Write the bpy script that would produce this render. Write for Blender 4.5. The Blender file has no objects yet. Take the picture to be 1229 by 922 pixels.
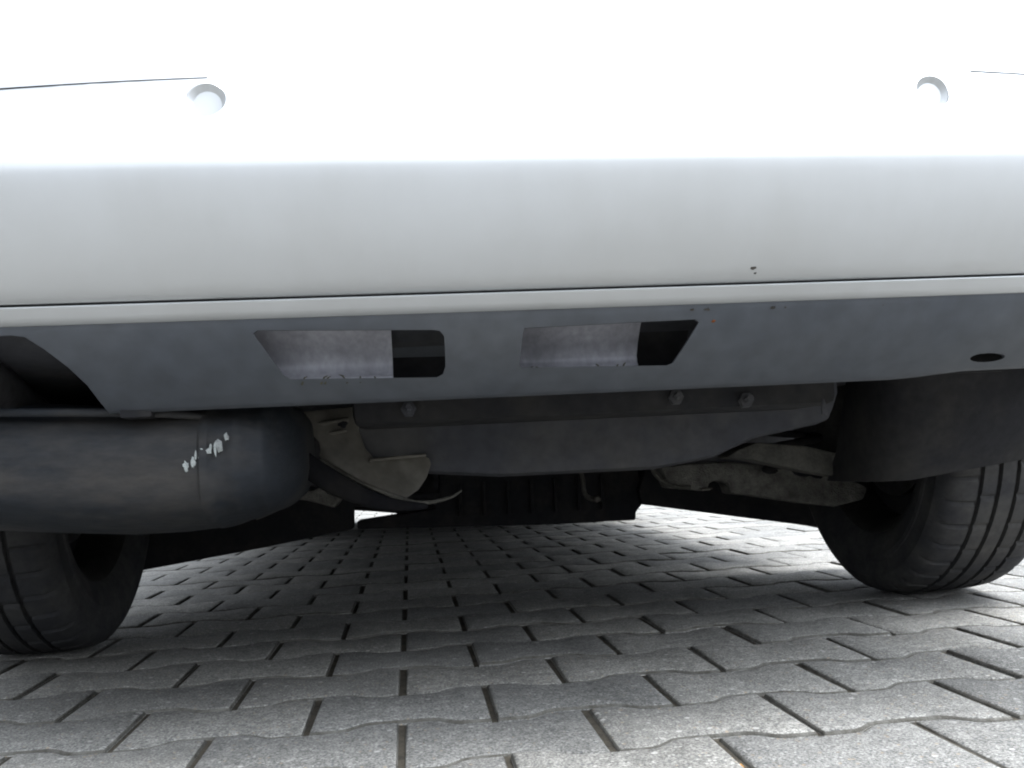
import bpy, bmesh, math, random
from mathutils import Vector, Matrix
random.seed(7)
sc = bpy.context.scene
COL = sc.collection

# ---------------------------------------------------------------- camera, sky, sun, exposure
cam_d = bpy.data.cameras.new('camera')
cam = bpy.data.objects.new('camera', cam_d)
COL.objects.link(cam)
cam_d.sensor_width = 36.0
cam_d.lens = 33.683
cam_d.clip_start = 0.02
cam_d.clip_end = 2000
CAM_H = 0.2708
R = ((0.99303, -0.10612, -0.0512), (0.04197, -0.08747, 0.99528), (-0.1101, -0.9905, -0.08241))
cam.matrix_world = Matrix(((R[0][0], R[1][0], R[2][0], 0.0),
                           (R[0][1], R[1][1], R[2][1], 0.0),
                           (R[0][2], R[1][2], R[2][2], CAM_H),
                           (0, 0, 0, 1)))
sc.camera = cam

SUN_EL, SUN_AZ = 60.0, 108.0      # elevation; azimuth clockwise from +Y (ahead of the camera)
world = bpy.data.worlds.new('World')
sc.world = world
world.use_nodes = True
wn = world.node_tree
wn.nodes.clear()
sky = wn.nodes.new('ShaderNodeTexSky')
sky.sky_type = 'NISHITA'
sky.sun_disc = False
sky.sun_elevation = math.radians(SUN_EL)
sky.sun_rotation = math.radians(SUN_AZ)
sky.dust_density = 7.0
sky.air_density = 6.0
bg = wn.nodes.new('ShaderNodeBackground')
bg.inputs['Strength'].default_value = 0.14
wo = wn.nodes.new('ShaderNodeOutputWorld')
hsv = wn.nodes.new('ShaderNodeHueSaturation')      # a thin white overcast: much less blue than a clear sky
hsv.inputs['Saturation'].default_value = 0.0
wn.links.new(sky.outputs[0], hsv.inputs['Color'])
cool = wn.nodes.new('ShaderNodeMix')
cool.data_type = 'RGBA'
cool.blend_type = 'MULTIPLY'
cool.inputs[0].default_value = 1.0
cool.inputs[7].default_value = (0.91, 0.985, 1.09, 1)
wn.links.new(hsv.outputs[0], cool.inputs[6])
wn.links.new(cool.outputs[2], bg.inputs[0])
wn.links.new(bg.outputs[0], wo.inputs[0])

sun_d = bpy.data.lights.new('sun', 'SUN')
sun_d.energy = 1.0
sun_d.angle = math.radians(30)
sun_d.color = (1.0, 0.955, 0.89)
sun = bpy.data.objects.new('sun', sun_d)
COL.objects.link(sun)
az, el = math.radians(SUN_AZ), math.radians(SUN_EL)
to_sun = Vector((math.sin(az) * math.cos(el), math.cos(az) * math.cos(el), math.sin(el)))
sun.rotation_euler = to_sun.to_track_quat('Z', 'Y').to_euler()
sun.location = to_sun * 20

sc.view_settings.view_transform = 'Standard'
sc.view_settings.look = 'None'
sc.view_settings.gamma = 1.0
sc.view_settings.exposure = 1.95
sc.view_settings.use_curve_mapping = False
sc.cycles.filter_width = 2.0
sc.cycles.max_bounces = 10
sc.cycles.diffuse_bounces = 6

# ---------------------------------------------------------------- materials
def new_mat(name):
    m = bpy.data.materials.new(name)
    m.use_nodes = True
    nt = m.node_tree
    return m, nt, nt.nodes['Principled BSDF']

def N(nt, kind, **kw):
    n = nt.nodes.new(kind)
    for k, v in kw.items():
        if k in n.inputs:
            n.inputs[k].default_value = v
        else:
            setattr(n, k, v)
    return n

def ramp(nt, src, stops):
    r = nt.nodes.new('ShaderNodeValToRGB')
    els = r.color_ramp.elements
    while len(els) < len(stops):
        els.new(0.5)
    for e, (p, c) in zip(els, stops):
        e.position = p
        e.color = (*c, 1)
    nt.links.new(src, r.inputs[0])
    return r.outputs[0]

def mixc(nt, fac, a, b, mode='MIX'):
    m = nt.nodes.new('ShaderNodeMix')
    m.data_type = 'RGBA'
    m.blend_type = mode
    for sock, v in ((m.inputs[0], fac), (m.inputs[6], a), (m.inputs[7], b)):
        if hasattr(v, 'links'):
            nt.links.new(v, sock)
        elif isinstance(v, (int, float)):
            sock.default_value = v
        else:
            sock.default_value = (*v, 1)
    return m.outputs[2]

def bump(nt, b, height, strength, dist):
    n = nt.nodes.new('ShaderNodeBump')
    n.inputs['Strength'].default_value = strength
    n.inputs['Distance'].default_value = dist
    nt.links.new(height, n.inputs['Height'])
    nt.links.new(n.outputs[0], b.inputs['Normal'])

def grimy(name, base, dirt, lo, hi, scale, rough, metallic=0.0, bump_s=0.25, stretch=(1, 1, 1), dist=0.002, spec=0.2):
    m, nt, b = new_mat(name)
    geo = nt.nodes.new('ShaderNodeNewGeometry')
    mp = nt.nodes.new('ShaderNodeMapping')
    mp.inputs['Scale'].default_value = stretch
    nt.links.new(geo.outputs['Position'], mp.inputs[0])
    n1 = N(nt, 'ShaderNodeTexNoise', Scale=scale, Detail=8.0, Roughness=0.65)
    nt.links.new(mp.outputs[0], n1.inputs['Vector'])
    n2 = N(nt, 'ShaderNodeTexNoise', Scale=scale * 9, Detail=4.0)
    nt.links.new(mp.outputs[0], n2.inputs['Vector'])
    f = ramp(nt, n1.outputs['Fac'], [(lo, (0, 0, 0)), (hi, (1, 1, 1))])
    c = mixc(nt, f, base, dirt)
    c = mixc(nt, 0.35, c, n2.outputs['Fac'], 'OVERLAY')
    nt.links.new(c, b.inputs['Base Color'])
    b.inputs['Roughness'].default_value = rough
    b.inputs['Metallic'].default_value = metallic
    b.inputs['Specular IOR Level'].default_value = spec
    if bump_s:
        bump(nt, b, n2.outputs['Fac'], bump_s, dist)
    return m

def paving_nodes(nt, b, base=(0.194, 0.189, 0.175)):
    geo = nt.nodes.new('ShaderNodeNewGeometry')
    pos = geo.outputs['Position']
    big = N(nt, 'ShaderNodeTexNoise', Scale=3.5, Detail=5.0)
    mid = N(nt, 'ShaderNodeTexNoise', Scale=55.0, Detail=5.0, Roughness=0.7)
    fine = N(nt, 'ShaderNodeTexNoise', Scale=420.0, Detail=3.0, Roughness=0.7)
    vor = N(nt, 'ShaderNodeTexVoronoi', Scale=230.0, Randomness=1.0)
    vor2 = N(nt, 'ShaderNodeTexVoronoi', Scale=95.0, Randomness=1.0)
    for n in (big, mid, fine, vor, vor2):
        nt.links.new(pos, n.inputs['Vector'])
    c = mixc(nt, ramp(nt, big.outputs['Fac'], [(0.33, (0, 0, 0)), (0.68, (1, 1, 1))]), [x * 0.74 for x in base], [x * 1.16 for x in base])
    c = mixc(nt, 0.8, c, ramp(nt, mid.outputs['Fac'], [(0.3, (0.3, 0.3, 0.3)), (0.72, (0.68, 0.68, 0.68))]), 'OVERLAY')
    c = mixc(nt, 1.0, c, ramp(nt, fine.outputs['Fac'], [(0.34, (0.15, 0.15, 0.15)), (0.66, (0.85, 0.85, 0.85))]), 'OVERLAY')
    # grit: pale quartz grains, dark grains, a few warm ones
    sep = nt.nodes.new('ShaderNodeSeparateColor')
    nt.links.new(vor.outputs['Color'], sep.inputs[0])
    near = ramp(nt, vor.outputs['Distance'], [(0.36, (1, 1, 1)), (0.44, (0, 0, 0))])
    for sock, lo, col in ((sep.outputs[0], 0.86, (0.31, 0.305, 0.285)), (sep.outputs[1], 0.84, (0.10, 0.10, 0.10)), (sep.outputs[2], 0.965, (0.27, 0.22, 0.16))):
        g = ramp(nt, sock, [(lo, (0, 0, 0)), (lo + 0.02, (1, 1, 1))])
        c = mixc(nt, mixc(nt, 1.0, g, near, 'MULTIPLY'), c, col)
    sep2 = nt.nodes.new('ShaderNodeSeparateColor')
    nt.links.new(vor2.outputs['Color'], sep2.inputs[0])
    near2 = ramp(nt, vor2.outputs['Distance'], [(0.26, (1, 1, 1)), (0.34, (0, 0, 0))])
    g = ramp(nt, sep2.outputs[0], [(0.94, (0, 0, 0)), (0.96, (1, 1, 1))])
    c = mixc(nt, mixc(nt, 1.0, g, near2, 'MULTIPLY'), c, (0.36, 0.35, 0.33))
    nt.links.new(c, b.inputs['Base Color'])
    b.inputs['Roughness'].default_value = 0.82
    h = mixc(nt, 0.5, fine.outputs['Fac'], vor.outputs['Distance'])
    bump(nt, b, h, 0.8, 0.0022)
    return c

M = {}
M['paver'], nt, b = new_mat('grey_exposed_concrete')
pc = paving_nodes(nt, b)
oi = nt.nodes.new('ShaderNodeObjectInfo')
tint = ramp(nt, oi.outputs['Random'], [(0.0, (0.78, 0.78, 0.785)), (0.5, (1.0, 0.99, 0.975)), (1.0, (1.16, 1.14, 1.11))])
nt.links.new(mixc(nt, 1.0, pc, tint, 'MULTIPLY'), b.inputs['Base Color'])
M['paver_edge'] = grimy('dirty_paver_edge', (0.060, 0.055, 0.046), (0.13, 0.125, 0.112), 0.36, 0.66, 60, 0.92, bump_s=0.6)
M['sand'] = grimy('dark_joint_sand', (0.042, 0.037, 0.030), (0.095, 0.082, 0.062), 0.35, 0.7, 40, 0.95, bump_s=0.8)
M['far_ground'], nt, b = new_mat('distant_paving')
fc = paving_nodes(nt, b, (0.165, 0.165, 0.161))
br = N(nt, 'ShaderNodeTexBrick', Scale=5.0)
br.inputs['Color1'].default_value = (1, 1, 1, 1)
br.inputs['Color2'].default_value = (0.92, 0.92, 0.92, 1)
br.inputs['Mortar'].default_value = (0.3, 0.28, 0.26, 1)
br.inputs['Brick Width'].default_value = 1.0
br.inputs['Row Height'].default_value = 0.7175
br.inputs['Mortar Size'].default_value = 0.02
g = nt.nodes.new('ShaderNodeNewGeometry')
nt.links.new(g.outputs['Position'], br.inputs['Vector'])
nt.links.new(mixc(nt, 1.0, fc, br.outputs['Color'], 'MULTIPLY'), b.inputs['Base Color'])

M['paint'], nt, b = new_mat('silver_paint')
geo = nt.nodes.new('ShaderNodeNewGeometry')
fl = N(nt, 'ShaderNodeTexNoise', Scale=9.0, Detail=6.0)
nt.links.new(geo.outputs['Position'], fl.inputs['Vector'])
st = nt.nodes.new('ShaderNodeMapping')
st.inputs['Scale'].default_value = (26, 26, 3)
nt.links.new(geo.outputs['Position'], st.inputs[0])
fl2 = N(nt, 'ShaderNodeTexNoise', Scale=1.0, Detail=5.0)
nt.links.new(st.outputs[0], fl2.inputs['Vector'])
c = mixc(nt, ramp(nt, fl.outputs['Fac'], [(0.35, (0, 0, 0)), (0.75, (0.5, 0.5, 0.5))]), (0.49, 0.50, 0.505), (0.43, 0.435, 0.43))
c = mixc(nt, ramp(nt, fl2.outputs['Fac'], [(0.45, (0, 0, 0)), (0.8, (0.22, 0.22, 0.22))]), c, (0.40, 0.40, 0.39))
nt.links.new(c, b.inputs['Base Color'])
b.inputs['Metallic'].default_value = 0.55
b.inputs['Roughness'].default_value = 0.42
b.inputs['Coat Weight'].default_value = 0.5
b.inputs['Coat Roughness'].default_value = 0.12

M['plastic'] = grimy('dark_grey_bumper_plastic', (0.044, 0.050, 0.060), (0.066, 0.070, 0.076), 0.35, 0.85, 5, 0.55, bump_s=0.15, dist=0.0008, spec=0.45)
M['gap'] = grimy('black_gap', (0.01, 0.01, 0.012), (0.02, 0.02, 0.02), 0.4, 0.7, 10, 0.8, bump_s=0)
M['under'] = grimy('underbody_coating', (0.047, 0.048, 0.054), (0.085, 0.081, 0.075), 0.42, 0.75, 6, 0.8, bump_s=0.4)
M['liner'] = grimy('black_arch_liner', (0.016, 0.016, 0.018), (0.035, 0.033, 0.03), 0.4, 0.75, 9, 0.85, bump_s=0.3)
M['black_metal'] = grimy('black_suspension_metal', (0.012, 0.012, 0.014), (0.03, 0.027, 0.024), 0.45, 0.75, 14, 0.75, bump_s=0.4)
M['shaded_strap'] = grimy('black_strap_with_shade', (0.006, 0.006, 0.007), (0.014, 0.013, 0.012), 0.45, 0.75, 14, 0.9, bump_s=0.3, spec=0.08)  # strap colour taken near black: the shade deeper underneath is put into it
M['dusty_metal'] = grimy('dusty_grey_metal', (0.045, 0.043, 0.038), (0.105, 0.10, 0.085), 0.35, 0.7, 22, 0.8, bump_s=0.7, dist=0.004)
M['rough_metal'] = grimy('rough_corroded_metal', (0.085, 0.082, 0.072), (0.24, 0.23, 0.205), 0.30, 0.72, 45, 0.9, bump_s=1.0, dist=0.006)
M['shield'] = grimy('dusty_heat_shield', (0.085, 0.08, 0.07), (0.15, 0.138, 0.115), 0.3, 0.75, 9, 0.6, metallic=0.25, bump_s=0.3)
M['muffler'] = grimy('sooty_muffler_steel', (0.011, 0.013, 0.016), (0.060, 0.052, 0.043), 0.46, 1.0, 11, 0.6, metallic=0.0, bump_s=0.35, stretch=(0.6, 1, 1.6))
M['steel'] = grimy('dull_exhaust_steel', (0.10, 0.10, 0.105), (0.05, 0.045, 0.04), 0.4, 0.7, 15, 0.45, metallic=0.7, bump_s=0.2)
M['rust'] = grimy('rust', (0.22, 0.07, 0.02), (0.12, 0.045, 0.02), 0.4, 0.7, 60, 0.9, bump_s=0.5)
M['flake'] = grimy('scraped_bare_metal', (0.30, 0.32, 0.31), (0.12, 0.12, 0.12), 0.45, 0.7, 90, 0.7, bump_s=0.3)
M['tyre'] = grimy('tyre_rubber', (0.028, 0.028, 0.03), (0.065, 0.062, 0.057), 0.38, 0.75, 12, 0.85, bump_s=0.3, dist=0.001)
M['rim'] = grimy('dirty_alloy', (0.05, 0.048, 0.045), (0.025, 0.023, 0.021), 0.4, 0.7, 16, 0.5, metallic=0.6, bump_s=0.2)
M['plate_grey'] = grimy('grey_crash_bar', (0.33, 0.33, 0.36), (0.20, 0.20, 0.22), 0.4, 0.75, 18, 0.5, metallic=0.2, bump_s=0.2, stretch=(1, 1, 0.4))
M['litter'] = grimy('dry_leaf', (0.35, 0.17, 0.04), (0.22, 0.12, 0.04), 0.4, 0.7, 50, 0.8, bump_s=0.3)
M['stalk'] = grimy('dead_grass', (0.03, 0.03, 0.02), (0.08, 0.07, 0.04), 0.4, 0.7, 50, 0.8, bump_s=0)
M['dirt'] = grimy('dark_dirt', (0.03, 0.028, 0.025), (0.07, 0.06, 0.05), 0.4, 0.7, 70, 0.95, bump_s=0.3)
M['glass'], nt, b = new_mat('dark_glass')
b.inputs['Base Color'].default_value = (0.02, 0.022, 0.024, 1)
b.inputs['Roughness'].default_value = 0.05
M['red'], nt, b = new_mat('red_lamp_lens')
b.inputs['Base Color'].default_value = (0.35, 0.01, 0.012, 1)
b.inputs['Roughness'].default_value = 0.12
M['white_plate'], nt, b = new_mat('plate_white')
b.inputs['Base Color'].default_value = (0.75, 0.75, 0.73, 1)
b.inputs['Roughness'].default_value = 0.4

# ---------------------------------------------------------------- mesh helpers
XC = 0.15                       # car's centre line
ROOT = Vector((XC, 2.95, 0.0))  # middle of the car on the ground

def link(o, parent=None):
    COL.objects.link(o)
    if parent is not None:
        o.parent = parent
    return o

def mesh_obj(name, verts, faces, mat, parent=None, origin=ROOT, smooth=None):
    """verts in scene metres; the mesh is stored relative to origin."""
    me = bpy.data.meshes.new(name)
    me.from_pydata([Vector(v) - origin for v in verts], [], faces)
    me.validate()
    bm = bmesh.new()
    bm.from_mesh(me)
    bmesh.ops.remove_doubles(bm, verts=bm.verts, dist=1e-6)
    bmesh.ops.recalc_face_normals(bm, faces=bm.faces)
    bm.to_mesh(me)
    bm.free()
    o = bpy.data.objects.new(name, me)
    if mat:
        me.materials.append(M[mat])
    if smooth:
        me.shade_smooth()
        me.set_sharp_from_angle(angle=math.radians(smooth))
    return link(o, parent)

def bevel(o, w, seg=2, angle=30):
    bm = bmesh.new()
    bm.from_mesh(o.data)
    ed = [e for e in bm.edges if len(e.link_faces) == 2 and e.calc_face_angle(0) > math.radians(angle)]
    bmesh.ops.bevel(bm, geom=ed, offset=w, segments=seg, affect='EDGES', profile=0.6, clamp_overlap=True)
    bm.to_mesh(o.data)
    bm.free()
    o.data.shade_smooth()
    o.data.set_sharp_from_angle(angle=math.radians(40))
    return o

def slab(name, poly, y0, y1, mat, parent, bev=0.006, shear=0.0):
    """outline in (x, z), given thickness from y0 to y1; shear moves the far side in z"""
    n = len(poly)
    v = [(x, y0, z) for x, z in poly] + [(x, y1, z + shear) for x, z in poly]
    f = [list(range(n)), list(range(n, 2 * n))[::-1]] + [[i, (i + 1) % n, n + (i + 1) % n, n + i] for i in range(n)]
    o = mesh_obj(name, v, f, mat, parent)
    if bev:
        bevel(o, bev)
    return o

def box(name, lo, hi, mat, parent, bev=0.004):
    return slab(name, [(lo[0], lo[2]), (hi[0], lo[2]), (hi[0], hi[2]), (lo[0], hi[2])], lo[1], hi[1], mat, parent, bev)

def smooth_path(pts, n=6):
    out = []
    P = [Vector(p) for p in pts]
    for i in range(len(P) - 1):
        p0, p1, p2, p3 = P[max(i - 1, 0)], P[i], P[i + 1], P[min(i + 2, len(P) - 1)]
        for k in range(n):
            t = k / n
            out.append(0.5 * ((2 * p1) + (p2 - p0) * t + (2 * p0 - 5 * p1 + 4 * p2 - p3) * t * t + (3 * p1 - p0 - 3 * p2 + p3) * t ** 3))
    out.append(P[-1])
    return out

def tube(name, pts, r, mat, parent, seg=12, flat=1.0, n=6):
    path = smooth_path(pts, n)
    rr = r if isinstance(r, (list, tuple)) else [r, r]
    v, f = [], []
    for i, p in enumerate(path):
        d = (path[min(i + 1, len(path) - 1)] - path[max(i - 1, 0)]).normalized()
        up = Vector((0, 1, 0)) if abs(d.y) < 0.9 else Vector((0, 0, 1))
        s = d.cross(up).normalized()
        u = s.cross(d).normalized()
        t = i / (len(path) - 1) * (len(rr) - 1)
        k = min(int(t), len(rr) - 2)
        rad = rr[k] + (rr[k + 1] - rr[k]) * (t - k)
        for j in range(seg):
            a = 2 * math.pi * j / seg
            v.append(p + s * math.cos(a) * rad + u * math.sin(a) * rad * flat)
    for i in range(len(path) - 1):
        for j in range(seg):
            f.append([i * seg + j, i * seg + (j + 1) % seg, (i + 1) * seg + (j + 1) % seg, (i + 1) * seg + j])
    f.append(list(range(seg)))
    f.append(list(range((len(path) - 1) * seg, len(path) * seg)))
    return mesh_obj(name, v, f, mat, parent, smooth=50)

def grid_shell(name, grid, thick, mat, parent, smooth=35):
    """closed shell from a grid of points; thickness goes along the inward normal"""
    nu, nv = len(grid), len(grid[0])
    nor = []
    for i in range(nu):
        row = []
        for j in range(nv):
            a = Vector(grid[min(i + 1, nu - 1)][j]) - Vector(grid[max(i - 1, 0)][j])
            b2 = Vector(grid[i][min(j + 1, nv - 1)]) - Vector(grid[i][max(j - 1, 0)])
            row.append(a.cross(b2).normalized())
        nor.append(row)
    v = [Vector(grid[i][j]) for i in range(nu) for j in range(nv)]
    v += [Vector(grid[i][j]) + nor[i][j] * thick for i in range(nu) for j in range(nv)]
    o_ = nu * nv
    f = []
    for i in range(nu - 1):
        for j in range(nv - 1):
            q = [i * nv + j, (i + 1) * nv + j, (i + 1) * nv + j + 1, i * nv + j + 1]
            f.append(q)
            f.append([x + o_ for x in q[::-1]])
    rim = [i * nv for i in range(nu)] + [(nu - 1) * nv + j for j in range(1, nv)] + [i * nv + nv - 1 for i in range(nu - 2, -1, -1)] + [j for j in range(nv - 2, 0, -1)]
    for k in range(len(rim)):
        a, c_ = rim[k], rim[(k + 1) % len(rim)]
        f.append([a, c_, c_ + o_, a + o_])
    return mesh_obj(name, v, f, mat, parent, smooth=smooth)

def cut(o, cutters):
    for c_ in cutters:
        md = o.modifiers.new('cut', 'BOOLEAN')
        md.operation = 'DIFFERENCE'
        md.solver = 'EXACT'
        md.object = c_
    bpy.context.view_layer.update()
    dg = bpy.context.evaluated_depsgraph_get()
    me = bpy.data.meshes.new_from_object(o.evaluated_get(dg))
    o.modifiers.clear()
    o.data = me
    for c_ in cutters:
        bpy.data.objects.remove(c_)
    me.shade_smooth()
    me.set_sharp_from_angle(angle=math.radians(32))

def tag(o, label=None, cat=None, group=None, kind=None):
    for k, val in (('label', label), ('category', cat), ('group', group), ('kind', kind)):
        if val:
            o[k] = val
    return o

# ---------------------------------------------------------------- ground and paving
def sheet(name, x0, x1, y0, y1, z, mat):
    return tag(mesh_obj(name, [(x0, y0, z), (x1, y0, z), (x1, y1, z), (x0, y1, z)], [[0, 1, 2, 3]], mat, None, Vector((0, 0, 0))), kind='structure')

sheet('ground', -600, 600, -600, 600, -0.016, 'far_ground')
pave = sheet('pavement', -6.4, 6.4, -3.2, 12.2, -0.0048, 'sand')

PL, PP = 0.20, 0.1435          # paver length, row pitch (ends 165 mm wide, waist narrower)
GX, GY = -0.01954, 0.98492      # a paver joint and the middle of its row
AMP = 0.0108

def wave(s):
    """edge offset along a paver; s from -0.5 to 0.5 of the length, +1 at the ends, -1 in the waist"""
    t = (abs(s) - 0.25) / 0.085
    t = max(-1.0, min(1.0, t))
    return math.sin(t * math.pi / 2)

def paver_outline():
    ss = [-0.5, -0.335, -0.29, -0.25, -0.21, -0.165, 0.165, 0.21, 0.25, 0.29, 0.335, 0.5]
    ex, ey = PL / 2 - 0.0034, PP / 2 - 0.0036
    top = [(s * 2 * ex, ey + AMP * wave(s)) for s in ss]
    bot = [(s * 2 * ex, -ey - AMP * wave(s)) for s in ss]
    return bot + top[::-1]

def paver_geo(jig):
    o2 = paver_outline()
    n = len(o2)
    out = [(x + jig.uniform(-1, 1) * 0.0006, y + jig.uniform(-1, 1) * 0.0006) for x, y in o2]
    def inset(d):
        res = []
        for i in range(n):
            a, b_, c_ = Vector(out[i - 1]), Vector(out[i]), Vector(out[(i + 1) % n])
            e1, e2 = (b_ - a).normalized(), (c_ - b_).normalized()
            nn = (Vector((-e1.y, e1.x)) + Vector((-e2.y, e2.x))).normalized()
            res.append(b_ + nn * d)
        return res
    v = [(x, y, -0.03) for x, y in out] + [(x, y, -0.0045) for x, y in out]
    v += [(p.x, p.y, -0.0012) for p in inset(0.0022)] + [(p.x, p.y, 0.0) for p in inset(0.0062)]
    f = []
    for k in range(3):
        for i in range(n):
            f.append([k * n + i, k * n + (i + 1) % n, (k + 1) * n + (i + 1) % n, (k + 1) * n + i])
    top = list(range(3 * n, 4 * n))
    f.append(top)
    return v, f

jig = random.Random(3)
variants = []
for k in range(6):
    v, f = paver_geo(jig)
    me = bpy.data.meshes.new('paver')
    me.from_pydata(v, [], f)
    me.materials.append(M['paver'])
    me.materials.append(M['paver_edge'])
    nn_ = len(paver_outline())
    for p_ in me.polygons:
        if nn_ <= p_.index < 2 * nn_:
            p_.material_index = 1
    me.shade_smooth()
    me.set_sharp_from_angle(angle=math.radians(50))
    variants.append((me, v, f))

Rt = Matrix(R)
def seen(p):
    d = Rt @ (Vector(p) - Vector((0, 0, CAM_H)))
    if d.z > -0.05:
        return None
    k = 1149.9 / -d.z
    return 614.5 + d.x * k, 461 - d.y * k, -d.z

spots = []
for r in range(-28, 77):
    for c in range(-31, 32):
        x = GX + (c + (0.5 if r % 2 == 0 else 0.0)) * PL
        y = GY + r * PP
        if -6.2 < x < 6.2 and -3.0 < y < 12.0:
            s = seen((x, y, 0))
            size = 0
            if s and -90 < s[0] < 1320 and 560 < s[1] < 985:
                size = 1.0 / s[2]
                # behind a tyre
                if (s[0] < 150 and s[1] < 760) or (s[0] > 1000 and s[1] < 690):
                    size *= 0.2
            spots.append((size, x, y))
spots.sort(key=lambda t: -t[0])
rest_v, rest_f = [], []
for i, (size, x, y) in enumerate(spots):
    me, v, f = variants[jig.randrange(6)]
    rz = jig.uniform(-1, 1) * 0.006 + (math.pi if jig.random() < 0.5 else 0)
    tx, ty = jig.gauss(0, 0.004), jig.gauss(0, 0.004)
    dz = jig.uniform(-1, 1) * 0.0017
    loc = (x + jig.uniform(-1, 1) * 0.0007, y + jig.uniform(-1, 1) * 0.0007, dz)
    if i < 300 and size > 0:
        o = bpy.data.objects.new('paver', me)
        o.location = loc
        o.rotation_euler = (tx, ty, rz)
        link(o, pave)
    else:
        b0 = len(rest_v)
        cz, sz = math.cos(rz), math.sin(rz)
        for a, b_, z in v:
            xx, yy = a * cz - b_ * sz, a * sz + b_ * cz
            rest_v.append((loc[0] + xx, loc[1] + yy, loc[2] + z + xx * ty * -1 + yy * tx))
        rest_f.extend([[q + b0 for q in face] for face in f])
me = bpy.data.meshes.new('paver_field')
me.from_pydata(rest_v, [], rest_f)
me.materials.append(M['paver'])
me.materials.append(M['paver_edge'])
nn_ = len(paver_outline())
per = 3 * nn_ + 1
for p_ in me.polygons:
    if nn_ <= p_.index % per < 2 * nn_:
        p_.material_index = 1
o = link(bpy.data.objects.new('paver_field', me), pave)
o['kind'] = 'stuff'

# ---------------------------------------------------------------- the car
car = bpy.data.objects.new('parked_car', None)
car.location = ROOT
link(car)
tag(car, 'silver estate car seen from behind at ground level, parked on grey paving', 'car')

def interp(tab, t):
    if t <= tab[0][0]:
        return tab[0][1]
    for (a, va), (b_, vb) in zip(tab, tab[1:]):
        if t <= b_:
            k = (t - a) / (b_ - a)
            return va + (vb - va) * k
    return tab[-1][1]

PLAN = [Vector(p) for p in [(0, 0, 0), (.15, .003, 0), (.3, .011, 0), (.45, .025, 0), (.58, .048, 0), (.69, .09, 0), (.775, .155, 0), (.835, .25, 0), (.868, .37, 0), (.88, .50, 0), (.885, .565, 0)]]
PLAN_S = smooth_path(PLAN, 5)
PLAN_PTS = [(-p.x, p.y) for p in PLAN_S[:0:-1]] + [(p.x, p.y) for p in PLAN_S]

def bumper_grid(profile, y0=0.795):
    """profile: list of (depth, height) from top to bottom"""
    g = []
    for dx, py in PLAN_PTS:
        row = []
        k = 1 + min(py, 0.05) / 0.8 * 0.9
        side = min(1.0, py / 0.565)
        for dy, z in profile:
            zz = CAM_H + (z - CAM_H) * k
            # towards the corners the depth of the profile turns sideways
            inx = dy * side
            yy = y0 + py + dy * (1 - side)
            row.append((XC + dx - math.copysign(inx, dx) * (1 if dx else 0), yy, zz))
        g.append(row)
    return g

def refine(pts, n):
    out = []
    for a, b_ in zip(pts, pts[1:]):
        for k in range(n):
            t = k / n
            out.append((a[0] + (b_[0] - a[0]) * t, a[1] + (b_[1] - a[1]) * t))
    return out + [pts[-1]]

# painted cover: shelf, upper face leaning forward, crease, lower face tucked under
upper = [(.175, .762), (.125, .758), (.098, .748), (.084, .730), (.073, .705), (.057, .670), (.041, .635), (.0255, .598), (.0115, .563), (.0066, .5535), (.0031, .546), (.0011, .5385), (.0004, .5318), (.0012, .5245), (.0046, .511), (.0125, .488), (.024, .464), (.040, .4410), (.0500, .4310), (.0558, .4275), (.064, .4275)]
upper = refine(upper, 2)
g = bumper_grid(upper)
# shallow scallop under the moulding line at both ends
for i, (dx, py) in enumerate(PLAN_PTS):
    a = abs(dx)
    s = 0.0 if a < 0.30 else min(1.0, (a - 0.30) / 0.14)
    for j, (dy, z) in enumerate(upper):
        if .545 < z < .62:
            x, y, zz = g[i][j]
            g[i][j] = (x, y + 0.011 * s * math.sin((z - .545) / .075 * math.pi), zz)
bumper = grid_shell('bumper', g, 0.0035, 'paint', car, 35)

def on_bumper(x, z):
    """depth of the painted face at x, z"""
    dx = abs(x - XC)
    py = interp([(p.x, p.y) for p in PLAN_S], dx)
    k = 1 + min(py, 0.05) / 0.8 * 0.9
    zz = CAM_H + (z - CAM_H) / k
    dy = interp([(q, d) for d, q in upper[::-1]], zz)
    if .545 < zz < .62 and dx > .30:
        dy += .011 * min(1.0, (dx - .30) / .14) * math.sin((zz - .545) / .075 * math.pi)
    return 0.795 + py + dy

# parking sensors in dished recesses
def cone(name, c, r0, r1, y0, y1, seg=28):
    v, f = [], []
    for y, r in ((y0, r0), (y1, r1)):
        for k in range(seg):
            a = 2 * math.pi * k / seg
            v.append((c[0] + r * math.cos(a), c[1] + y, c[2] + r * math.sin(a) - y * 0.15))
    for k in range(seg):
        f.append([k, (k + 1) % seg, seg + (k + 1) % seg, seg + k])
    f += [list(range(seg)), list(range(seg, 2 * seg))]
    return v, f

sens = [(-.162, .598), (.512, .604)]
cutters = []
for x, z in sens:
    y = on_bumper(x, z)
    v, f = cone('c', (x, y, z), .0180, .0165, -0.012, 0.012)
    c_ = mesh_obj('cutter', v, f, None)
    c_.location = ROOT
    cutters.append(c_)
bumper.parent = None
bumper.location = ROOT
cut(bumper, cutters)
bumper.parent = car
bumper.location = (0, 0, 0)

def lathe_y(name, c, prof, mat, parent, seg=28, lean=0.15):
    v, f = [], []
    for y, r in prof:
        for k in range(seg):
            a = 2 * math.pi * k / seg
            v.append((c[0] + r * math.cos(a), c[1] + y, c[2] + r * math.sin(a) - y * lean))
    for i in range(len(prof) - 1):
        for k in range(seg):
            f.append([i * seg + k, i * seg + (k + 1) % seg, (i + 1) * seg + (k + 1) % seg, (i + 1) * seg + k])
    f += [list(range(seg)), list(range((len(prof) - 1) * seg, len(prof) * seg))]
    return mesh_obj(name, v, f, mat, parent, smooth=40)

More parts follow.
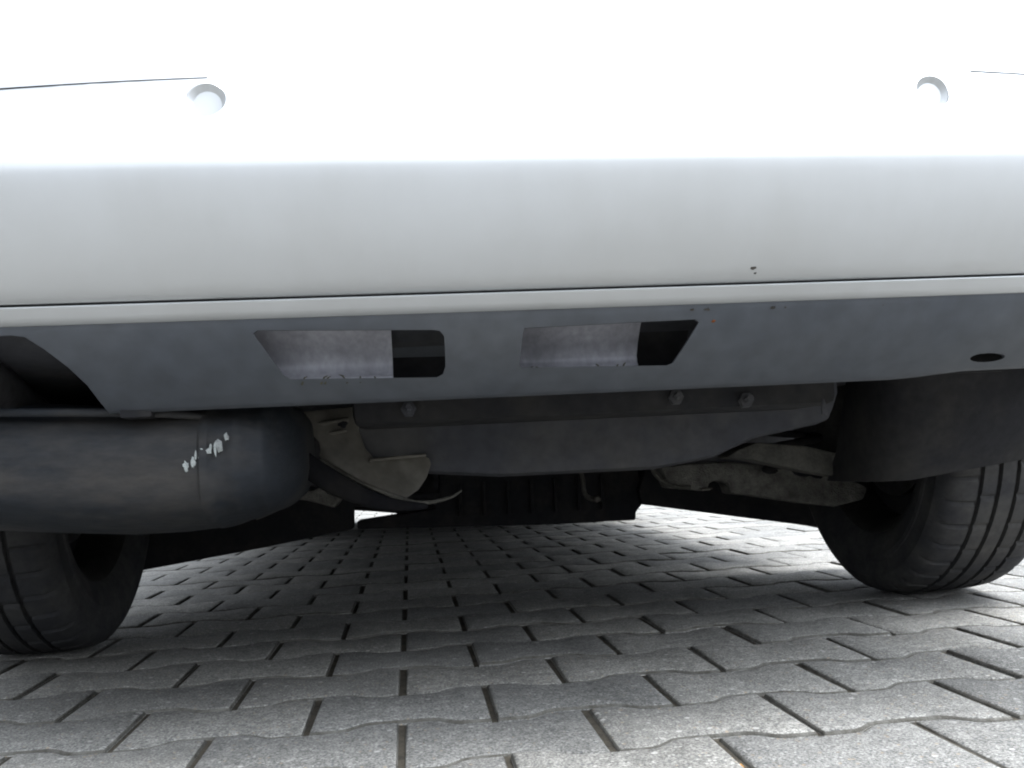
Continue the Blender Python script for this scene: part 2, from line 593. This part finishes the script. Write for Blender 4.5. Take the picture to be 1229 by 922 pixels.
for x, z in sens:
    y = on_bumper(x, z)
    lathe_y('parking_sensor', (x, y, z), [(.0070, .0122), (.024, .0122)], 'paint', bumper)
    lathe_y('sensor_cup', (x, y, z), [(.0235, .0205), (.0045, .0195), (.0026, .0172), (.0072, .0119), (.0235, .0119)], 'paint', bumper)

# moulding lines running outwards from the sensors
def strip(name, pts, half, mat, parent, proud=0.0022):
    v, f = [], []
    n = len(pts)
    for i, (x, z) in enumerate(pts):
        k_ = min(1.0, 0.15 + i / n * 1.6)
        h, pr = half * k_, .0012 + (proud - .0012) * k_
        for zz, d in ((z - h, .0012), (z - h, -pr), (z + h, -pr), (z + h, .0012)):
            v.append((x, on_bumper(x, zz) + d, zz))
    for i in range(n - 1):
        for j in range(4):
            f.append([i * 4 + j, i * 4 + (j + 1) % 4, i * 4 + 4 + (j + 1) % 4, i * 4 + 4 + j])
    f += [[0, 1, 2, 3], [n * 4 - 4, n * 4 - 3, n * 4 - 2, n * 4 - 1]]
    return mesh_obj(name, v, f, mat, parent)
strip('moulding_line', [(-.162 - .03 * k, .6225 - .0002 * k) for k in range(13)], .0008, 'gap', bumper)
strip('moulding_line', [(.558 + .02 * k, .628 - .0003 * k) for k in range(8)], .0005, 'gap', bumper)

# seam and the narrow painted strip under it
grid_shell('bumper_lower_strip', bumper_grid([(.062, .4252), (.0565, .4252), (.0558, .4238), (.0625, .4165), (.0685, .4112), (.074, .4102)]), 0.003, 'paint', car, 40)
grid_shell('seam_backing', bumper_grid([(.0605, .432), (.0605, .4262), (.0605, .420)]), 0.003, 'gap', car)

# dark plastic valance, leaning well under the car, with its openings
val = [(.080, .4150), (.0715, .4128), (.0718, .4095), (.0750, .4035), (.084, .392), (.095, .378), (.111, .364), (.127, .351), (.141, .3405), (.148, .3368), (.154, .3370), (.165, .3405)]
vg = bumper_grid(val)
for i, (dx, py) in enumerate(PLAN_PTS):       # lower edge rises towards the right-hand corner
    s = max(0.0, min(1.0, (dx - 0.36) / 0.10))
    s = s * s * (3 - 2 * s)
    for j, (dy, z) in enumerate(val):
        x, y, zz = vg[i][j]
        vg[i][j] = (x, y, zz + 0.006 * s * max(0.0, (.375 - z) / .04))
valance = grid_shell('valance', vg, 0.003, 'plastic', car, 35)

def prism(poly, y0, y1):
    n = len(poly)
    v = [(x, y0, z) for x, z in poly] + [(x, y1, z) for x, z in poly]
    f = [list(range(n)), list(range(n, 2 * n))[::-1]] + [[i, (i + 1) % n, n + (i + 1) % n, n + i] for i in range(n)]
    c_ = mesh_obj('cutter', v, f, None)
    c_.location = ROOT
    return c_

# outlines of the openings at the depth of the valance
OPEN_1 = [(-.133, .3975), (-.129, .4000), (.026, .3945), (.0325, .3935), (.0365, .3890), (.0375, .3640), (.0350, .3575), (.0290, .3548), (-.106, .3590), (-.112, .3635), (-.130, .3925)]
OPEN_2 = [(.1095, .3930), (.1080, .3860), (.1065, .3620), (.1090, .3600), (.2500, .3570), (.2560, .3590), (.2740, .3930), (.2700, .3955)]
CUT_3 = [(-.50, .4045), (-.345, .4060), (-.333, .4040), (-.318, .3930), (-.302, .3780), (-.290, .3620), (-.280, .3380), (-.278, .32), (-.50, .32)]
OVAL = [(.598 + .021 * math.cos(a), .3545 + .0042 * math.sin(a)) for a in [k * math.pi / 8 for k in range(16)]]
OPEN_1, OPEN_2, CUT_3, OVAL = [[(x * 1.02, CAM_H + (z - CAM_H) * 1.02) for x, z in q_] for q_ in (OPEN_1, OPEN_2, CUT_3, OVAL)]
valance.parent = None
valance.location = ROOT
cut(valance, [prism(OPEN_1, .80, 1.02), prism(OPEN_2, .80, 1.02), prism(CUT_3, .78, 1.05), prism(OVAL, .80, 1.05)])
valance.parent = car
valance.location = (0, 0, 0)

# pockets behind the openings: a pale crash-bar face that curls forward to a ledge
def pocket(x0, x1, name='recess_plate', mat='plate_grey', back=0.0):
    prof = [(.910 + back, .420), (.933 + back, .404), (.948 + back, .389), (.956 + back, .377), (.955 + back, .370), (.949 + back, .3640), (.938 + back, .3612)]
    n = 8
    gg = [[(x0 + (x1 - x0) * i / n, y, z - 0.012 * (x0 + (x1 - x0) * i / n)) for y, z in prof] for i in range(n + 1)]
    return grid_shell(name, gg, 0.002, mat, valance, 60)
pocket(-.150, -.012)
pocket(.095, .236)
pocket(-.012, .055, 'recess_box', 'plastic', .045)
pocket(.236, .295, 'recess_box', 'liner', .03)
box('recess_backing', (-.30, .995, .345), (.66, 1.0, .43), 'liner', valance, 0)

# scraps of dead grass caught on the lower lips of the openings
rg = random.Random(5)
for x0, x1, n, zb in ((-.105, -.02, 6, .358), (.115, .225, 7, .3585)):
    for k in range(n):
        x = x0 + (x1 - x0) * (k + rg.random() * .8) / n
        y = .922
        L_ = rg.uniform(.004, .011)
        a = rg.uniform(-1.1, 1.1)
        tube('grass_scrap', [(x, y, zb - .003), (x + L_ * .5 * math.sin(a), y - .002, zb + L_ * .35), (x + L_ * math.sin(a), y - .001, zb + L_ * .5)], [.0011, .0009, .0002], 'stalk', valance, 5, n=2)

# stains and a stone chip
def blob(name, x, y, z, rx, rz, mat, parent, ny=-1.0, nz=0.0, thick=.0008, seed=1, n=11):
    q = random.Random(seed)
    nrm = Vector((0, ny, nz)).normalized()
    up = Vector((1, 0, 0)).cross(nrm)
    if up.z < 0:
        up = -up
    pts = []
    for k in range(n):
        a = 2 * math.pi * k / n
        s = q.uniform(.65, 1.15)
        pts.append(Vector((1, 0, 0)) * rx * s * math.cos(a) + up * rz * s * math.sin(a))
    c0 = Vector((x, y, z))
    v = [c0 + p - nrm * .001 for p in pts] + [c0 + p * .8 + nrm * thick for p in pts] + [c0 + nrm * thick * 1.3]
    f = [[i, (i + 1) % n, n + (i + 1) % n, n + i] for i in range(n)] + [[n + i, n + (i + 1) % n, 2 * n] for i in range(n)] + [list(range(n))[::-1]]
    return mesh_obj(name, v, f, mat, parent, smooth=60)

def val_y(x, z):
    dx = abs(x - XC)
    py = interp([(p.x, p.y) for p in PLAN_S], dx)
    k = 1 + min(py, 0.05) / 0.8 * 0.9
    zz = CAM_H + (z - CAM_H) / k
    return 0.795 + py + interp(sorted([(q, d) for d, q in val[2:10]]), zz)

for (x, z, rx, rz, s) in ((.323, .4395, .0034, .0026, 4), (.3255, .4350, .0018, .0014, 6)):
    blob('stone_chip', x, on_bumper(x, z), z, rx, rz, 'dirt', bumper, seed=s, thick=.0004)
blob('rust_stain', -.1275, val_y(-.1275, .3475), .3475, .0085, .0020, 'rust', valance, -.6, -.8, seed=3)
blob('rust_stain', .2935, val_y(.2935, .396), .396, .0026, .0020, 'rust', valance, -.6, -.8, seed=8)
for k in range(9):
    x = rg.uniform(.27, .53)
    blob('dirt_drip', x, val_y(x, .4062) - .0004, .4062, rg.uniform(.001, .003), rg.uniform(.001, .0025), 'dirt', valance, -.8, -.5, seed=k + 20)

# tail pipe in the cut-out at the left
def pipe(name, pts, r, wall, mat, parent, seg=28):
    path = smooth_path(pts, 6)
    v, f = [], []
    rings = [(p, r) for p in path[::-1]] + [(path[0], r - wall)] + [(p, r - wall) for p in path[1:8]]
    for p, rad in rings:
        for j in range(seg):
            a = 2 * math.pi * j / seg
            v.append((p.x + rad * math.cos(a), p.y, p.z + rad * math.sin(a)))
    for i in range(len(rings) - 1):
        for j in range(seg):
            f.append([i * seg + j, i * seg + (j + 1) % seg, (i + 1) * seg + (j + 1) % seg, (i + 1) * seg + j])
    f.append(list(range((len(rings) - 1) * seg, len(rings) * seg)))
    return mesh_obj(name, v, f, mat, parent, smooth=40)
pipe('tail_pipe', [(-.420, .925, .376), (-.420, .98, .374), (-.415, 1.08, .345), (-.410, 1.15, .32)], .034, .003, 'steel', car)

# rear silencer: a big oval box lying across the car behind the left wheel
MUF = [(-.70, .80), (-.68, .94), (-.65, 1.0), (-.24, 1.0), (-.206, .995), (-.203, 1.012), (-.196, 1.010), (-.192, .985), (-.178, .965), (-.175, .970), (-.168, .960), (-.164, .945), (-.153, .905), (-.150, .908), (-.145, .890), (-.140, .855), (-.128, .74), (-.120, .58), (-.116, .3)]
def muf_c(x):
    sag = interp([(-.70, .012), (-.45, .010), (-.30, -.004), (-.22, -.004), (-.11, .012)], x)
    return 1.15, .288 + sag
def muf_pt(x, s, a):
    cy, cz = muf_c(x)
    ca, sa = math.cos(a), math.sin(a)
    e = 0.62
    return (x, cy + .185 * s * math.copysign(abs(ca) ** e, ca), cz + .070 * s * math.copysign(abs(sa) ** e, sa))
v, f = [], []
seg = 48
ms = []
for (xa, sa), (xb, sb) in zip(MUF, MUF[1:]):
    nn = 8 if xb - xa > .1 else 1
    for k in range(nn):
        ms.append((xa + (xb - xa) * k / nn, sa + (sb - sa) * k / nn))
ms.append(MUF[-1])
for x, s in ms:
    for k in range(seg):
        v.append(muf_pt(x, s, 2 * math.pi * k / seg))
for i in range(len(ms) - 1):
    for k in range(seg):
        f.append([i * seg + k, i * seg + (k + 1) % seg, (i + 1) * seg + (k + 1) % seg, (i + 1) * seg + k])
f += [list(range(seg)), list(range((len(ms) - 1) * seg, len(ms) * seg))]
muffler = mesh_obj('silencer', v, f, 'muffler', car, smooth=45)
def muf_face(x, z):
    cy, cz = muf_c(x)
    sn = max(-.98, min(.98, (z - cz) / .070))
    a = math.asin(math.copysign(abs(sn) ** (1 / .62), sn))
    return cy - .185 * abs(math.cos(a)) ** .62
q = random.Random(12)
for k in range(13):
    t = k / 12
    x = -.216 + .036 * t + q.uniform(-.003, .003)
    z = .284 + .026 * t ** 1.2 + q.uniform(-.005, .004)
    b_ = blob('scraped_patch', x, muf_face(x, z) - .0008, z, q.uniform(.0014, .0040), q.uniform(.0028, .0075), 'flake', muffler, -1, -.15, thick=.0006, seed=k + 40, n=9)
# top flange and hanger of the silencer
tube('silencer_flange', [(-.62, .972, .354), (-.33, .968, .342), (-.22, .975, .335), (-.175, 1.0, .326)], [.004, .004, .003], 'muffler', muffler, 10, .6)
tube('exhaust_pipe', [(-.14, 1.24, .300), (-.08, 1.36, .300), (-.03, 1.6, .285), (.0, 2.0, .25), (.15, 2.6, .225), (.16, 3.9, .215)], [.026, .026, .026, .026], 'black_metal', car, 16)
tube('hanger_strap', [(-.195, 1.10, .357), (-.160, 1.13, .318), (-.095, 1.16, .262), (-.035, 1.17, .232), (.02, 1.18, .224)], [.008, .012, .014, .009, .003], 'shaded_strap', car, 12, .5)
box('hanger_bracket', (-.275, .955, .333), (-.245, 1.0, .375), 'black_metal', muffler, .003)
blob('rusty_bracket', -.133, 1.06, .283, .008, .010, 'rust', muffler, -1, -.2, thick=.004, seed=77)

# heat shield curling down behind the strap
hs = slab('heat_shield', [(-.180, .345), (-.066, .356), (-.063, .322), (-.056, .300), (-.045, .286), (-.02, .2865), (.016, .287), (.026, .283), (.028, .275), (.022, .258), (.010, .242), (-.006, .233), (-.060, .258), (-.115, .293), (-.150, .325)], 1.25, 1.256, 'shield', car, .0015)
bm = bmesh.new(); bm.from_mesh(hs.data)
bmesh.ops.triangulate(bm, faces=bm.faces)
bmesh.ops.subdivide_edges(bm, edges=bm.edges, cuts=2, use_grid_fill=True)
for vv in bm.verts:
    vv.co.y += .05 * (vv.co.z - .25) + .018 * math.sin(vv.co.x * 42 + vv.co.z * 30) + max(0, .27 - vv.co.z) * -.3
bm.to_mesh(hs.data); bm.free()
hs.data.shade_smooth()
tube('shield_rib', [(-.155, 1.245, .330), (-.115, 1.243, .333), (-.075, 1.245, .338)], .003, 'shield', hs, 8)
tube('shield_rib', [(-.140, 1.245, .318), (-.105, 1.243, .320), (-.078, 1.245, .324)], .0025, 'shield', hs, 8)
blob('shield_hole', -.082, 1.243, .332, .007, .006, 'gap', hs, seed=9)
tube('shield_edge', [(-.115, 1.245, .291), (-.060, 1.243, .2565), (-.006, 1.24, .2310), (.02, 1.238, .2265), (.05, 1.24, .2310), (.066, 1.25, .2390)], [.003, .003, .003, .0022, .001], 'dusty_metal', hs, 8)
tube('shield_edge', [(-.05, 1.25, .284), (-.02, 1.246, .2855), (.022, 1.248, .287)], .0025, 'shield', hs, 8)

# floor pressing behind the bumper and the spare wheel tub
box('rear_crossmember', (-.062, 1.10, .322), (.515, 1.22, .40), 'liner', car, .012)
tub = slab('spare_wheel_tub', [(-.080, .40), (-.072, .330), (-.058, .290), (-.030, .268), (.030, .262), (.120, .2535), (.330, .2525), (.414, .264), (.475, .288), (.585, .306), (.60, .345), (.60, .40)], 1.27, 1.62, 'under', car, .022)
for x, z, yb in ((.002, .338, 1.098), (.315, .338, 1.098), (.400, .331, 1.098)):
    bo = lathe_y('bolt', (x, yb, z), [(-.016, .0035), (-.015, .0045), (-.004, .0045), (-.004, .009), (0, .009), (.006, .009)], 'under', car, 6)
blob('torn_clip', .492, 1.09, .318, .005, .012, 'under', car, seed=31)

# wheel arch liners behind the rear wheels
def arch_liner(sx, name='arch_liner'):
    pts = [(1.235, .44), (1.25, .37), (1.28, .31), (1.305, .262), (1.345, .216)]
    gg = []
    for x, dy in ((.525, .16), (.522, .09), (.526, .04), (.540, .010), (.58, 0), (.66, 0), (.76, 0), (.85, 0)):
        gg.append([(XC + sx * x, y + dy, z + max(0.0, x - .58) * .12) for y, z in pts])
    return grid_shell(name, gg, .003 * sx, 'liner', car, 85)
arch_liner(1)
arch_liner(-1)

# ---------------------------------------------------------------- wheels
TW, TR = .205, .315
def tyre_mesh():
    W2 = TW / 2
    prof = [(-.082, .205, 0), (-.090, .212, 0), (-.0985, .232, 0), (-.1020, .246, 0), (-.1035, .248, 0), (-.1035, .256, 0), (-.1022, .258, 0), (-.1015, .280, 0), (-.1022, .283, 0), (-.0990, .291, 0), (-.096, .297, 0), (-.088, .3065, 1), (-.078, .3105, 1), (-.060, .3130, 1), (-.0490, .3138, 1),
            (-.0482, .3065, 2), (-.0418, .3065, 2), (-.0410, .3143, 0), (-.030, .3146, 0), (-.0190, .3148, 0), (-.0182, .3070, 2), (-.0118, .3070, 2), (-.0110, .315, 0), (.0, .315, 0), (.0110, .315, 0),
            (.0118, .3070, 2), (.0182, .3070, 2), (.0190, .3148, 0), (.030, .3146, 0), (.0410, .3143, 0), (.0418, .3065, 2), (.0482, .3065, 2), (.0490, .3138, 1), (.060, .3130, 1), (.078, .3105, 1), (.088, .3065, 1), (.096, .297, 0), (.0990, .291, 0), (.1022, .283, 0), (.1015, .280, 0), (.1022, .258, 0), (.1035, .256, 0), (.1035, .248, 0), (.1020, .246, 0), (.0985, .232, 0), (.090, .212, 0), (.082, .205, 0)]
    seg = 360
    v, f = [], []
    n = len(prof)
    for k in range(seg):
        a = 2 * math.pi * k / seg
        for w, r, kind in prof:
            rr = r
            if kind == 1 and k % 8 == 0:
                rr -= .005
            elif kind == 0 and abs(w) < .05 and k % 10 == 4 and abs(w) > .012:
                rr -= .003
            v.append((w, rr * math.cos(a), rr * math.sin(a)))
    for k in range(seg):
        for i in range(n - 1):
            f.append([k * n + i, k * n + i + 1, ((k + 1) % seg) * n + i + 1, ((k + 1) % seg) * n + i])
    return v, f

def ring_mesh(prof, seg=64):
    v, f = [], []
    n = len(prof)
    for k in range(seg):
        a = 2 * math.pi * k / seg
        for w, r in prof:
            v.append((w, r * math.cos(a), r * math.sin(a)))
    for k in range(seg):
        for i in range(n - 1):
            f.append([k * n + i, k * n + i + 1, ((k + 1) % seg) * n + i + 1, ((k + 1) % seg) * n + i])
    return v, f

def local_obj(name, v, f, mat, parent, smooth=35):
    return mesh_obj(name, v, f, mat, parent, Vector((0, 0, 0)), smooth)

Z0 = Vector((0, 0, 0))
def build_wheel():
    w = bpy.data.objects.new('wheel', None)
    link(w, car)
    local_obj('tyre', *tyre_mesh(), 'tyre', w, 30)
    rv, rf = ring_mesh([(-.083, .206), (-.086, .214), (-.080, .214), (-.074, .200), (-.060, .190), (.0, .186), (.055, .190), (.074, .200), (.080, .214), (.086, .214), (.083, .205), (.070, .192), (.0, .178), (-.060, .182), (-.075, .194), (-.083, .206)])
    rim = local_obj('rim', rv, rf, 'rim', w)
    sv, sf = [], []
    for k in range(5):
        a = 2 * math.pi * k / 5
        for (r, hw, w0, w1) in ((.03, .030, .045, .075), (.19, .020, .060, .080)):
            for dw, dh in ((w0, -hw), (w1, -hw), (w1, hw), (w0, hw)):
                c_, s_ = math.cos(a), math.sin(a)
                sv.append((dw, r * c_ - dh * s_, r * s_ + dh * c_))
        b0 = k * 8
        sf += [[b0 + i, b0 + (i + 1) % 4, b0 + 4 + (i + 1) % 4, b0 + 4 + i] for i in range(4)] + [[b0, b0 + 1, b0 + 2, b0 + 3], [b0 + 4, b0 + 5, b0 + 6, b0 + 7]]
    local_obj('spoke_star', sv, sf, 'rim', w)
    hv, hf = ring_mesh([(.0, .001), (.0, .065), (.078, .065), (.084, .05), (.084, .001)], 32)
    local_obj('hub', hv, hf, 'rim', w)
    bv, bf = ring_mesh([(-.012, .02), (-.012, .184), (-.006, .184), (-.006, .02)], 48)
    local_obj('added_light_stop', bv, bf, 'liner', w)  # added dark disc that keeps sun through the spokes off the inner side
    dv, df = ring_mesh([(-.035, .06), (-.035, .14), (-.022, .14), (-.022, .06)], 48)
    local_obj('brake_disc', dv, df, 'steel', w)
    return w

HT = .765
AX_R, AX_F = 1.705, 4.370
w0 = build_wheel()
def place(w, x, y, flip):
    w.location = Vector((x, y, TR)) - ROOT
    w.rotation_euler = (random.uniform(0, 6), 0, 0)
    if flip:
        w.rotation_euler = (random.uniform(0, 6), 0, math.pi)
kids = list(w0.children)
place(w0, XC + HT + .012, AX_R, False)
for x, y, fl_ in ((XC - HT + .006, AX_R, True), (XC + HT + .005, AX_F, False), (XC - HT - .005, AX_F, True)):
    w = w0.copy()
    link(w, car)
    for kd in kids:
        c_ = kd.copy()
        link(c_, w)
    place(w, x, y, fl_)

# ---------------------------------------------------------------- suspension
ra = slab('trailing_arm', [(.500, .262), (.520, .274), (.552, .284), (.635, .274), (.735, .247), (.745, .236), (.740, .210), (.628, .234), (.545, .256)], 1.48, 1.54, 'dusty_metal', car, .006)
rl = slab('lower_link', [(.462, .250), (.520, .253), (.592, .2535), (.700, .237), (.800, .219), (.862, .192), (.851, .168), (.793, .158), (.735, .167), (.680, .178), (.640, .186), (.592, .193), (.588, .214), (.572, .219), (.554, .217), (.549, .200), (.474, .210)], 1.74, 1.80, 'rough_metal', car, .008)
tube('link_loop', [(.440, 1.72, .255), (.445, 1.72, .238), (.462, 1.72, .222), (.486, 1.72, .212), (.51, 1.72, .210)], .004, 'dusty_metal', rl, 8)
blob('link_bolt', .545, 1.735, .205, .014, .003, 'shield', rl, seed=60, thick=.004)
slab('suspension_arm', [(.50, .25), (.60, .25), (.80, .225), (1.0, .17), (1.0, .085), (.900, .092), (.856, .103), (.70, .131), (.506, .1665), (.486, .170), (.480, .20)], 2.0, 2.07, 'black_metal', car, .004)
slab('suspension_arm', [(-.60, .20), (-.40, .225), (-.257, .24), (-.08, .235), (-.08, .199), (-.118, .197), (-.120, .1535), (-.30, .1265), (-.522, .098), (-.60, .088), (-.70, .09), (-.70, .17)], 2.0, 2.07, 'black_metal', car, .004)
slab('wheel_carrier', [(-.285, .190), (-.262, .214), (-.245, .232), (-.222, .240), (-.200, .243), (-.180, .240), (-.163, .246), (-.150, .232), (-.126, .222), (-.140, .205), (-.165, .214), (-.190, .222), (-.215, .226), (-.240, .218), (-.258, .200)], 1.80, 1.86, 'rough_metal', car, .006)
tube('pipe_hook', [(.336, 1.88, .250), (.340, 1.88, .233), (.342, 1.88, .205), (.352, 1.88, .194), (.364, 1.88, .192)], [.004, .0045, .006], 'dusty_metal', car, 10)
blob('hook_end', .366, 1.872, .192, .009, .007, 'shield', car, seed=90, thick=.006)
slab('rear_subframe', [(-.112, .1675), (.050, .184), (.062, .215), (.062, .30), (.480, .30), (.492, .20), (.490, .168), (.477, .156), (.475, .137), (.30, .138), (.20, .141), (.05, .146), (-.112, .1515)], 2.02, 2.10, 'black_metal', car, .004)
for k in range(7):
    box('subframe_fin', (.10 + .05 * k, 2.004, .165), (.106 + .05 * k, 2.016, .235), 'black_metal', car, .001)
tube('spring', [(.70 + .05 * math.cos(t * .7), 1.70 + .05 * math.sin(t * .7), .22 + t * .004) for t in range(50)], .007, 'black_metal', car, 8, n=2)
tube('spring', [(-.40 + .05 * math.cos(t * .7), 1.70 + .05 * math.sin(t * .7), .22 + t * .004) for t in range(50)], .007, 'black_metal', car, 8, n=2)

# ---------------------------------------------------------------- body above and ahead
def body_ring(y, zb, w, zr, rw):
    belt = min(.90, zr - .06)
    half = [(0, zb), (w * .70, zb), (w * .93, zb + .01), (w * .985, zb + .06), (w, zb + .22), (w, max(zb + .25, belt * .8)), (w * .985, belt), (rw, zr - .05), (rw * .9, zr - .012), (0, zr)]
    return [(XC + dx, y, z) for dx, z in half] + [(XC - dx, y, z) for dx, z in half[-2:0:-1]]
ST = [(.915, .42, .76, .76, .60), (.925, .42, .80, .90, .70), (.96, .40, .84, 1.0, .70), (1.08, .38, .865, 1.18, .66), (1.30, .37, .882, 1.43, .62), (1.55, .37, .89, 1.465, .62), (2.12, .37, .895, 1.49, .62), (2.16, .255, .895, 1.49, .62), (2.8, .25, .897, 1.495, .62), (3.3, .25, .896, 1.43, .61), (3.75, .25, .893, 1.15, .66), (4.0, .22, .89, 1.0, .74), (4.6, .20, .875, .95, .74), (5.0, .19, .82, .85, .70), (5.18, .19, .72, .72, .60), (5.26, .24, .60, .60, .50)]
rings = [body_ring(*s) for s in ST]
n = len(rings[0])
v = [p for r_ in rings for p in r_]
f = [[i * n + j, i * n + (j + 1) % n, (i + 1) * n + (j + 1) % n, (i + 1) * n + j] for i in range(len(rings) - 1) for j in range(n)]
f += [list(range(n)), list(range((len(rings) - 1) * n, len(rings) * n))]
body = mesh_obj('body', v, f, 'paint', None, smooth=30)
body.location = ROOT
cs = []
for y in (AX_R, AX_F):
    for sx in (-1, 1):
        seg = 40
        xs = (XC + sx * .56, XC + sx * 1.0)
        v = [(x, y + .365 * math.cos(2 * math.pi * k / seg), TR + .365 * math.sin(2 * math.pi * k / seg)) for x in xs for k in range(seg)]
        f = [[k, (k + 1) % seg, seg + (k + 1) % seg, seg + k] for k in range(seg)] + [list(range(seg)), list(range(seg, 2 * seg))]
        c_ = mesh_obj('cutter', v, f, None)
        c_.location = ROOT
        cs.append(c_)
cut(body, cs)
body.parent = car
body.location = (0, 0, 0)
body.data.materials.append(M['under'])
for p in body.data.polygons:
    c_ = p.center + ROOT
    arch = any(abs(c_.x - XC) > .55 and math.hypot(c_.y - y, c_.z - TR) < .372 for y in (AX_R, AX_F))
    if p.normal.z < -.5 or arch or (c_.z < .39 and abs(c_.x - XC) < .8 and c_.y < 5):
        p.material_index = 1

box('undertray', (-.46, 3.95, .135), (.76, 5.12, .16), 'liner', car, .01)
slab('air_dam', [(-.40, .21), (-.40, .070), (-.314, .0685), (-.12, .045), (.08, .010), (.30, .008), (.92, .008), (.92, .21)], 5.16, 5.19, 'liner', car, .003)
slab('deflector_flap', [(-.72, .21), (-.72, .02), (-.330, .02), (-.314, .03), (-.314, .21)], 5.12, 5.15, 'liner', car, .003)
for sx in (-1, 1):
    box('side_sill', (XC + sx * .82 - .03, 2.18, .222), (XC + sx * .82 + .03, 3.98, .275), 'under', car, .012)
box('fuel_tank', (-.35, 2.20, .192), (.42, 2.75, .215), 'under', car, .02)

def panel(name, pts, mat, t=.006, inward=(0, 1, 0), parent=None):
    d = Vector(inward).normalized() * t
    n = len(pts)
    v = [Vector(p) - d * .4 for p in pts] + [Vector(p) + d for p in pts]
    f = [list(range(n)), list(range(n, 2 * n))[::-1]] + [[i, (i + 1) % n, n + (i + 1) % n, n + i] for i in range(n)]
    return mesh_obj(name, v, f, mat, parent or car)
panel('rear_window', [(XC - .60, 1.09, 1.185), (XC + .60, 1.09, 1.185), (XC + .54, 1.27, 1.392), (XC - .54, 1.27, 1.392)], 'glass', .008, (0, .8, -.6))
for sx in (-1, 1):
    panel('tail_light', [(XC + sx * .60, .924, .78), (XC + sx * .79, .944, .80), (XC + sx * .80, .952, .93), (XC + sx * .64, .934, .92)], 'red', .02, (0, 1, 0))
    for y0, y1 in ((1.40, 2.0), (2.05, 2.75), (2.80, 3.45)):
        t1 = 1.40 if y1 < 3 else 1.27
        panel('side_window', [(XC + sx * .868, y0, .925), (XC + sx * .868, y1, .925), (XC + sx * .668, y1, t1), (XC + sx * .660, y0, 1.40)], 'glass', .012, (-sx, 0, -.5))
panel('windscreen', [(XC - .62, 3.36, 1.40), (XC + .62, 3.36, 1.40), (XC + .70, 3.93, 1.04), (XC - .70, 3.93, 1.04)], 'glass', .01, (0, -.5, -.8))
panel('number_plate', [(XC - .26, .918, .78), (XC + .26, .918, .78), (XC + .26, .925, .89), (XC - .26, .925, .89)], 'white_plate', .01, (0, 1, 0))
box('tailgate_handle', (XC - .22, .905, .905), (XC + .22, .94, .93), 'paint', car, .006)

# ---------------------------------------------------------------- scraps lying on the paving
def crumb(name, label, x, y, s, seed, z=0.0005):
    q = random.Random(seed)
    n = 9
    pts = [Vector((math.cos(2 * math.pi * k / n) * s * q.uniform(.5, 1.1), math.sin(2 * math.pi * k / n) * s * .6 * q.uniform(.5, 1.1), q.uniform(0, .004))) for k in range(n)]
    c0 = Vector((x, y, z))
    v = [c0 + p for p in pts] + [c0 + p * .9 + Vector((0, 0, .0012)) for p in pts] + [c0 + Vector((0, 0, .004))]
    f = [[i, (i + 1) % n, n + (i + 1) % n, n + i] for i in range(n)] + [[n + i, n + (i + 1) % n, 2 * n] for i in range(n)] + [list(range(n))[::-1]]
    o = mesh_obj(name, v, f, 'litter', None, c0, 50)
    o.location = c0
    tag(o, label, 'leaf')
crumb('leaf_scrap', 'tiny dry orange leaf scrap in a paving joint near the left wheel', -.285, .955, .004, 1, -.004)
crumb('leaf_scrap', 'tiny dry orange leaf scrap in a paving joint at the bottom right foreground', .275, .835, .004, 2, -.004)
